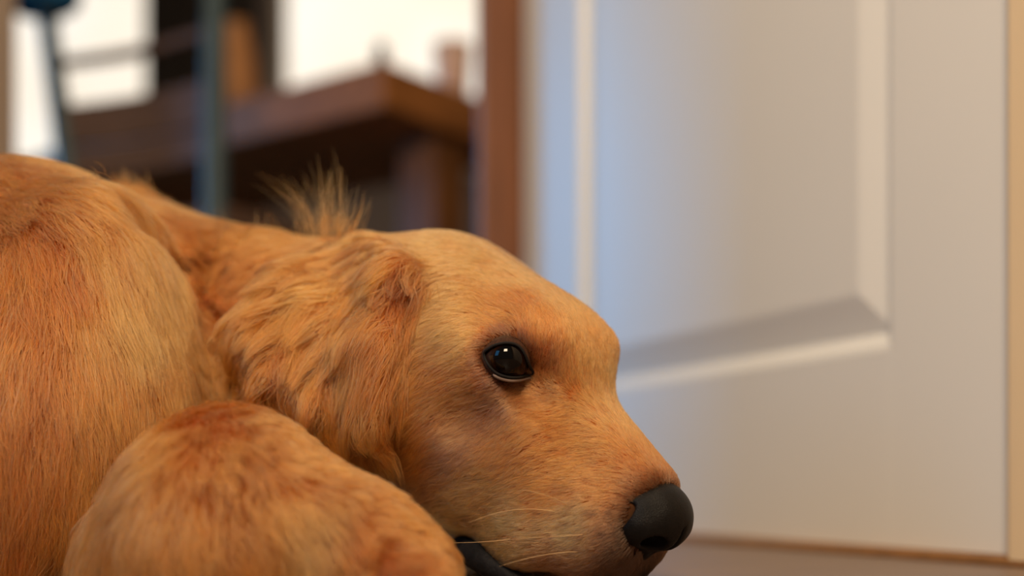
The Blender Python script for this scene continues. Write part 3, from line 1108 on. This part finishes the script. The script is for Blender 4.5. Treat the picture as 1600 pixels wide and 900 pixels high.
for j in range(1, KP):
    t = (j - .5) / (KP - 1)
    n_ = grad(GRID, pcur, .006)
    tg = Tc_ - n_ * (Tc_ * n_).sum(1, keepdims=True)
    tg /= np.linalg.norm(tg, axis=1, keepdims=True) + 1e-9
    lift = (Li * (1.5 - 1.3 * t) + .05)[:, None]
    side = np.cross(n_, tg)
    d = tg * np.cos(lift) + n_ * np.sin(lift) + side * (amp * np.sin(ph + t * frq * 2))[:, None] + np.array([0, 0, -.12]) * (t * np.clip(Ln / .03, 0, 1))[:, None]
    d /= np.linalg.norm(d, axis=1, keepdims=True)
    pcur = pcur + d * (Ln / (KP - 1))[:, None]
    sdv = tri(GRID, pcur)
    pen = np.clip(.0006 - sdv, 0, .01)
    pcur = pcur + n_ * pen[:, None]
    pts[:, j] = pcur
# clumping: tips gather towards the lock's leading hair
lead = np.repeat(pts[::KID], KID, 0)
tt = (np.arange(KP) / (KP - 1)) ** 1.4
cf = np.clip(Cl * np.repeat(.5 + .9 * rng.random(NCL), KID), 0, .92)
pts += (lead - pts) * (cf[:, None] * tt[None])[:, :, None].astype(np.float32)

# locks: neighbouring clumps gather into larger wavy strands of hair
creg = reg[::KID]
lead0 = pts[::KID]
lockshade = np.zeros(NCL)
for k, nc, fac in ((0, 1500, .24), (2, 150, .72), (3, 420, .22)):
    ids = np.nonzero(creg == k)[0]
    if len(ids) < 10:
        continue
    cen = rng.choice(ids, min(nc, len(ids)), replace=False)
    own = np.empty(len(ids), int)
    for a in range(0, len(ids), 4000):
        q = lead0[ids[a:a + 4000], 2]
        own[a:a + 4000] = np.argmin(((q[:, None] - lead0[cen, 2][None]) ** 2).sum(-1), 1)
    ls = rng.normal(size=len(cen))
    lockshade[ids] = ls[own]
    full = np.full(NCL, -1)
    full[ids] = cen[own]
    sel = np.repeat(full >= 0, KID)
    tgt = lead0[np.repeat(full, KID)[sel]]
    dv = tgt - pts[sel]
    dist = np.linalg.norm(dv, axis=2, keepdims=True)
    dv *= np.minimum(1, .012 / (dist + 1e-9))
    pts[sel] += dv * (fac * (np.arange(KP) / (KP - 1)) ** 1.3)[None, :, None].astype(np.float32)

# coat colour
shade = 1 + .26 * np.repeat(crand * 2 - 1, KID) + .16 * rng.normal(size=SN)
shade = shade + np.where(reg == 2, .17, .09) * np.repeat(lockshade, KID)
Cf = Cc * np.clip(shade, .45, 1.7)[:, None]
pale = (rng.random(SN) < .10)[:, None]
Cf = np.where(pale, Cf * .45 + CREAM * .55, Cf)
dk = (rng.random(SN) < .10)[:, None]
Cf = np.where(dk, Cf * .68, Cf)
Cf = markings(R0, Cf)
Cf = np.clip(Cf, .004, .95)

M_hair = bpy.data.materials.new('golden_fur')
M_hair.use_nodes = True
nt = M_hair.node_tree
nt.nodes.clear()
out = nt.nodes.new('ShaderNodeOutputMaterial')
hb = nt.nodes.new('ShaderNodeBsdfHairPrincipled')
hb.model = 'CHIANG'
hb.parametrization = 'COLOR'
at = nt.nodes.new('ShaderNodeAttribute')
at.attribute_name = 'coat'
nt.links.new(at.outputs['Color'], hb.inputs['Color'])
hb.inputs['Roughness'].default_value = 0.42
hb.inputs['Radial Roughness'].default_value = 0.6
hb.inputs['Random Roughness'].default_value = 0.2
nt.links.new(hb.outputs[0], out.inputs[0])


def hair(name, P_, rad, colr, m=M_hair):
    n, k = P_.shape[:2]
    cv = bpy.data.hair_curves.new(name)
    cv.add_curves([k] * n)
    cv.position_data.foreach_set('vector', np.ascontiguousarray(P_ - np.array(dog.location), np.float32).ravel())
    ra = cv.attributes.get('radius') or cv.attributes.new('radius', 'FLOAT', 'POINT')
    ra.data.foreach_set('value', np.ascontiguousarray(rad, np.float32).ravel())
    ca = cv.attributes.new('coat', 'FLOAT_COLOR', 'CURVE')
    ca.data.foreach_set('color', np.concatenate([colr, np.ones((n, 1))], 1).astype(np.float32).ravel())
    cv.materials.append(m)
    o = link(bpy.data.objects.new(name, cv), dog)
    o['kind'] = 'stuff'
    return o


thick = np.where(Ln > .018, .00016, .00013)
taper = np.array([1.0, 1.0, .95, .85, .7, .5, .18])
RAD = thick[:, None] * taper[None]
for k, (nm, lb) in enumerate((('body_fur', 'long reddish gold coat of the body and neck'), ('head_fur', 'short gold hair of the head'), ('ear_fur', 'long wavy gold hair of the ears'), ('leg_fur', 'fluffy gold hair of the foreleg'))):
    s_ = reg == k
    hair(nm, pts[s_], RAD[s_], Cf[s_])['label'] = lb

# tufts that stand up behind the head and at the withers
TP, TC_ = [], []


def tuft(base, tip, n, sp, bend=0.0, c=RED):
    a, e = snapg(*base), np.array(tip, float)
    for i in range(n):
        o_ = rng.normal(size=3) * sp * .5
        ti_ = P(e[0] + rng.normal() * 6, e[1] + rng.normal() * 8, a[1] + rng.normal() * .012)
        s0 = a + o_
        L_ = .7 + .35 * rng.random()
        k_ = np.linspace(0, 1, KP)[:, None]
        mid = (s0 + ti_) / 2 + np.array([bend, 0, .004])
        cvp = (1 - k_ * L_) ** 2 * s0 + 2 * (1 - k_ * L_) * k_ * L_ * mid + (k_ * L_) ** 2 * ti_
        TP.append(cvp)
        TC_.append(c * (.75 + .5 * rng.random()))


for base, tip, n, bend in (((512, 366), (514, 262), 9, .005), ((508, 366), (487, 242), 5, .002), ((520, 368), (527, 236), 5, .004), ((522, 368), (541, 238), 5, -.003), ((500, 370), (500, 275), 6, .004),
                           ((495, 372), (478, 268), 5, .006), ((486, 372), (437, 278), 9, .010), ((480, 374), (400, 277), 7, .016), ((478, 376), (445, 310), 5, .006), ((530, 370), (551, 290), 6, .002),
                           ((540, 372), (576, 303), 7, .004), ((535, 372), (566, 322), 5, .004), ((545, 375), (560, 345), 16, 0), ((505, 370), (500, 330), 26, 0), ((520, 370), (522, 330), 30, 0), ((535, 372), (540, 335), 26, 0),
                           ((412, 370), (403, 338), 4, 0), ((420, 370), (420, 332), 3, 0), ((205, 305), (190, 268), 40, 0), ((225, 312), (222, 280), 40, 0), ((190, 302), (172, 280), 24, 0), ((345, 352), (340, 335), 6, 0), ((150, 296), (128, 262), 6, .004)):
    tuft(base, tip, n, .009, bend)
TP = np.array(TP, np.float32)
hair('hair_tuft', TP, np.full(len(TP), .00013)[:, None] * taper[None], np.array(TC_))['label'] = 'wispy upright hair behind the head'

# whiskers
WH = [((888, 790), (860, 772), (815, 765)), ((872, 800), (800, 785), (733, 817)), ((800, 842), (760, 848), (707, 848)), ((915, 835), (870, 838), (800, 842)), ((905, 862), (850, 862), (780, 885))]
for a, m_, e in WH:
    p0 = snapg(*a)
    p1, p2 = P(m_[0], m_[1], p0[1] - .016), P(e[0], e[1], p0[1] - .012)
    k_ = np.linspace(0, 1, 12)[:, None]
    cvp = (1 - k_) ** 2 * p0 + 2 * (1 - k_) * k_ * p1 + k_ ** 2 * p2
    dc(tube('whisker', cvp, list(np.linspace(.00015, .00004, 12)), bpy.data.materials.get('whisker') or mat('whisker', tuple(lin(225, 185, 135)), .4, .05), n=6))
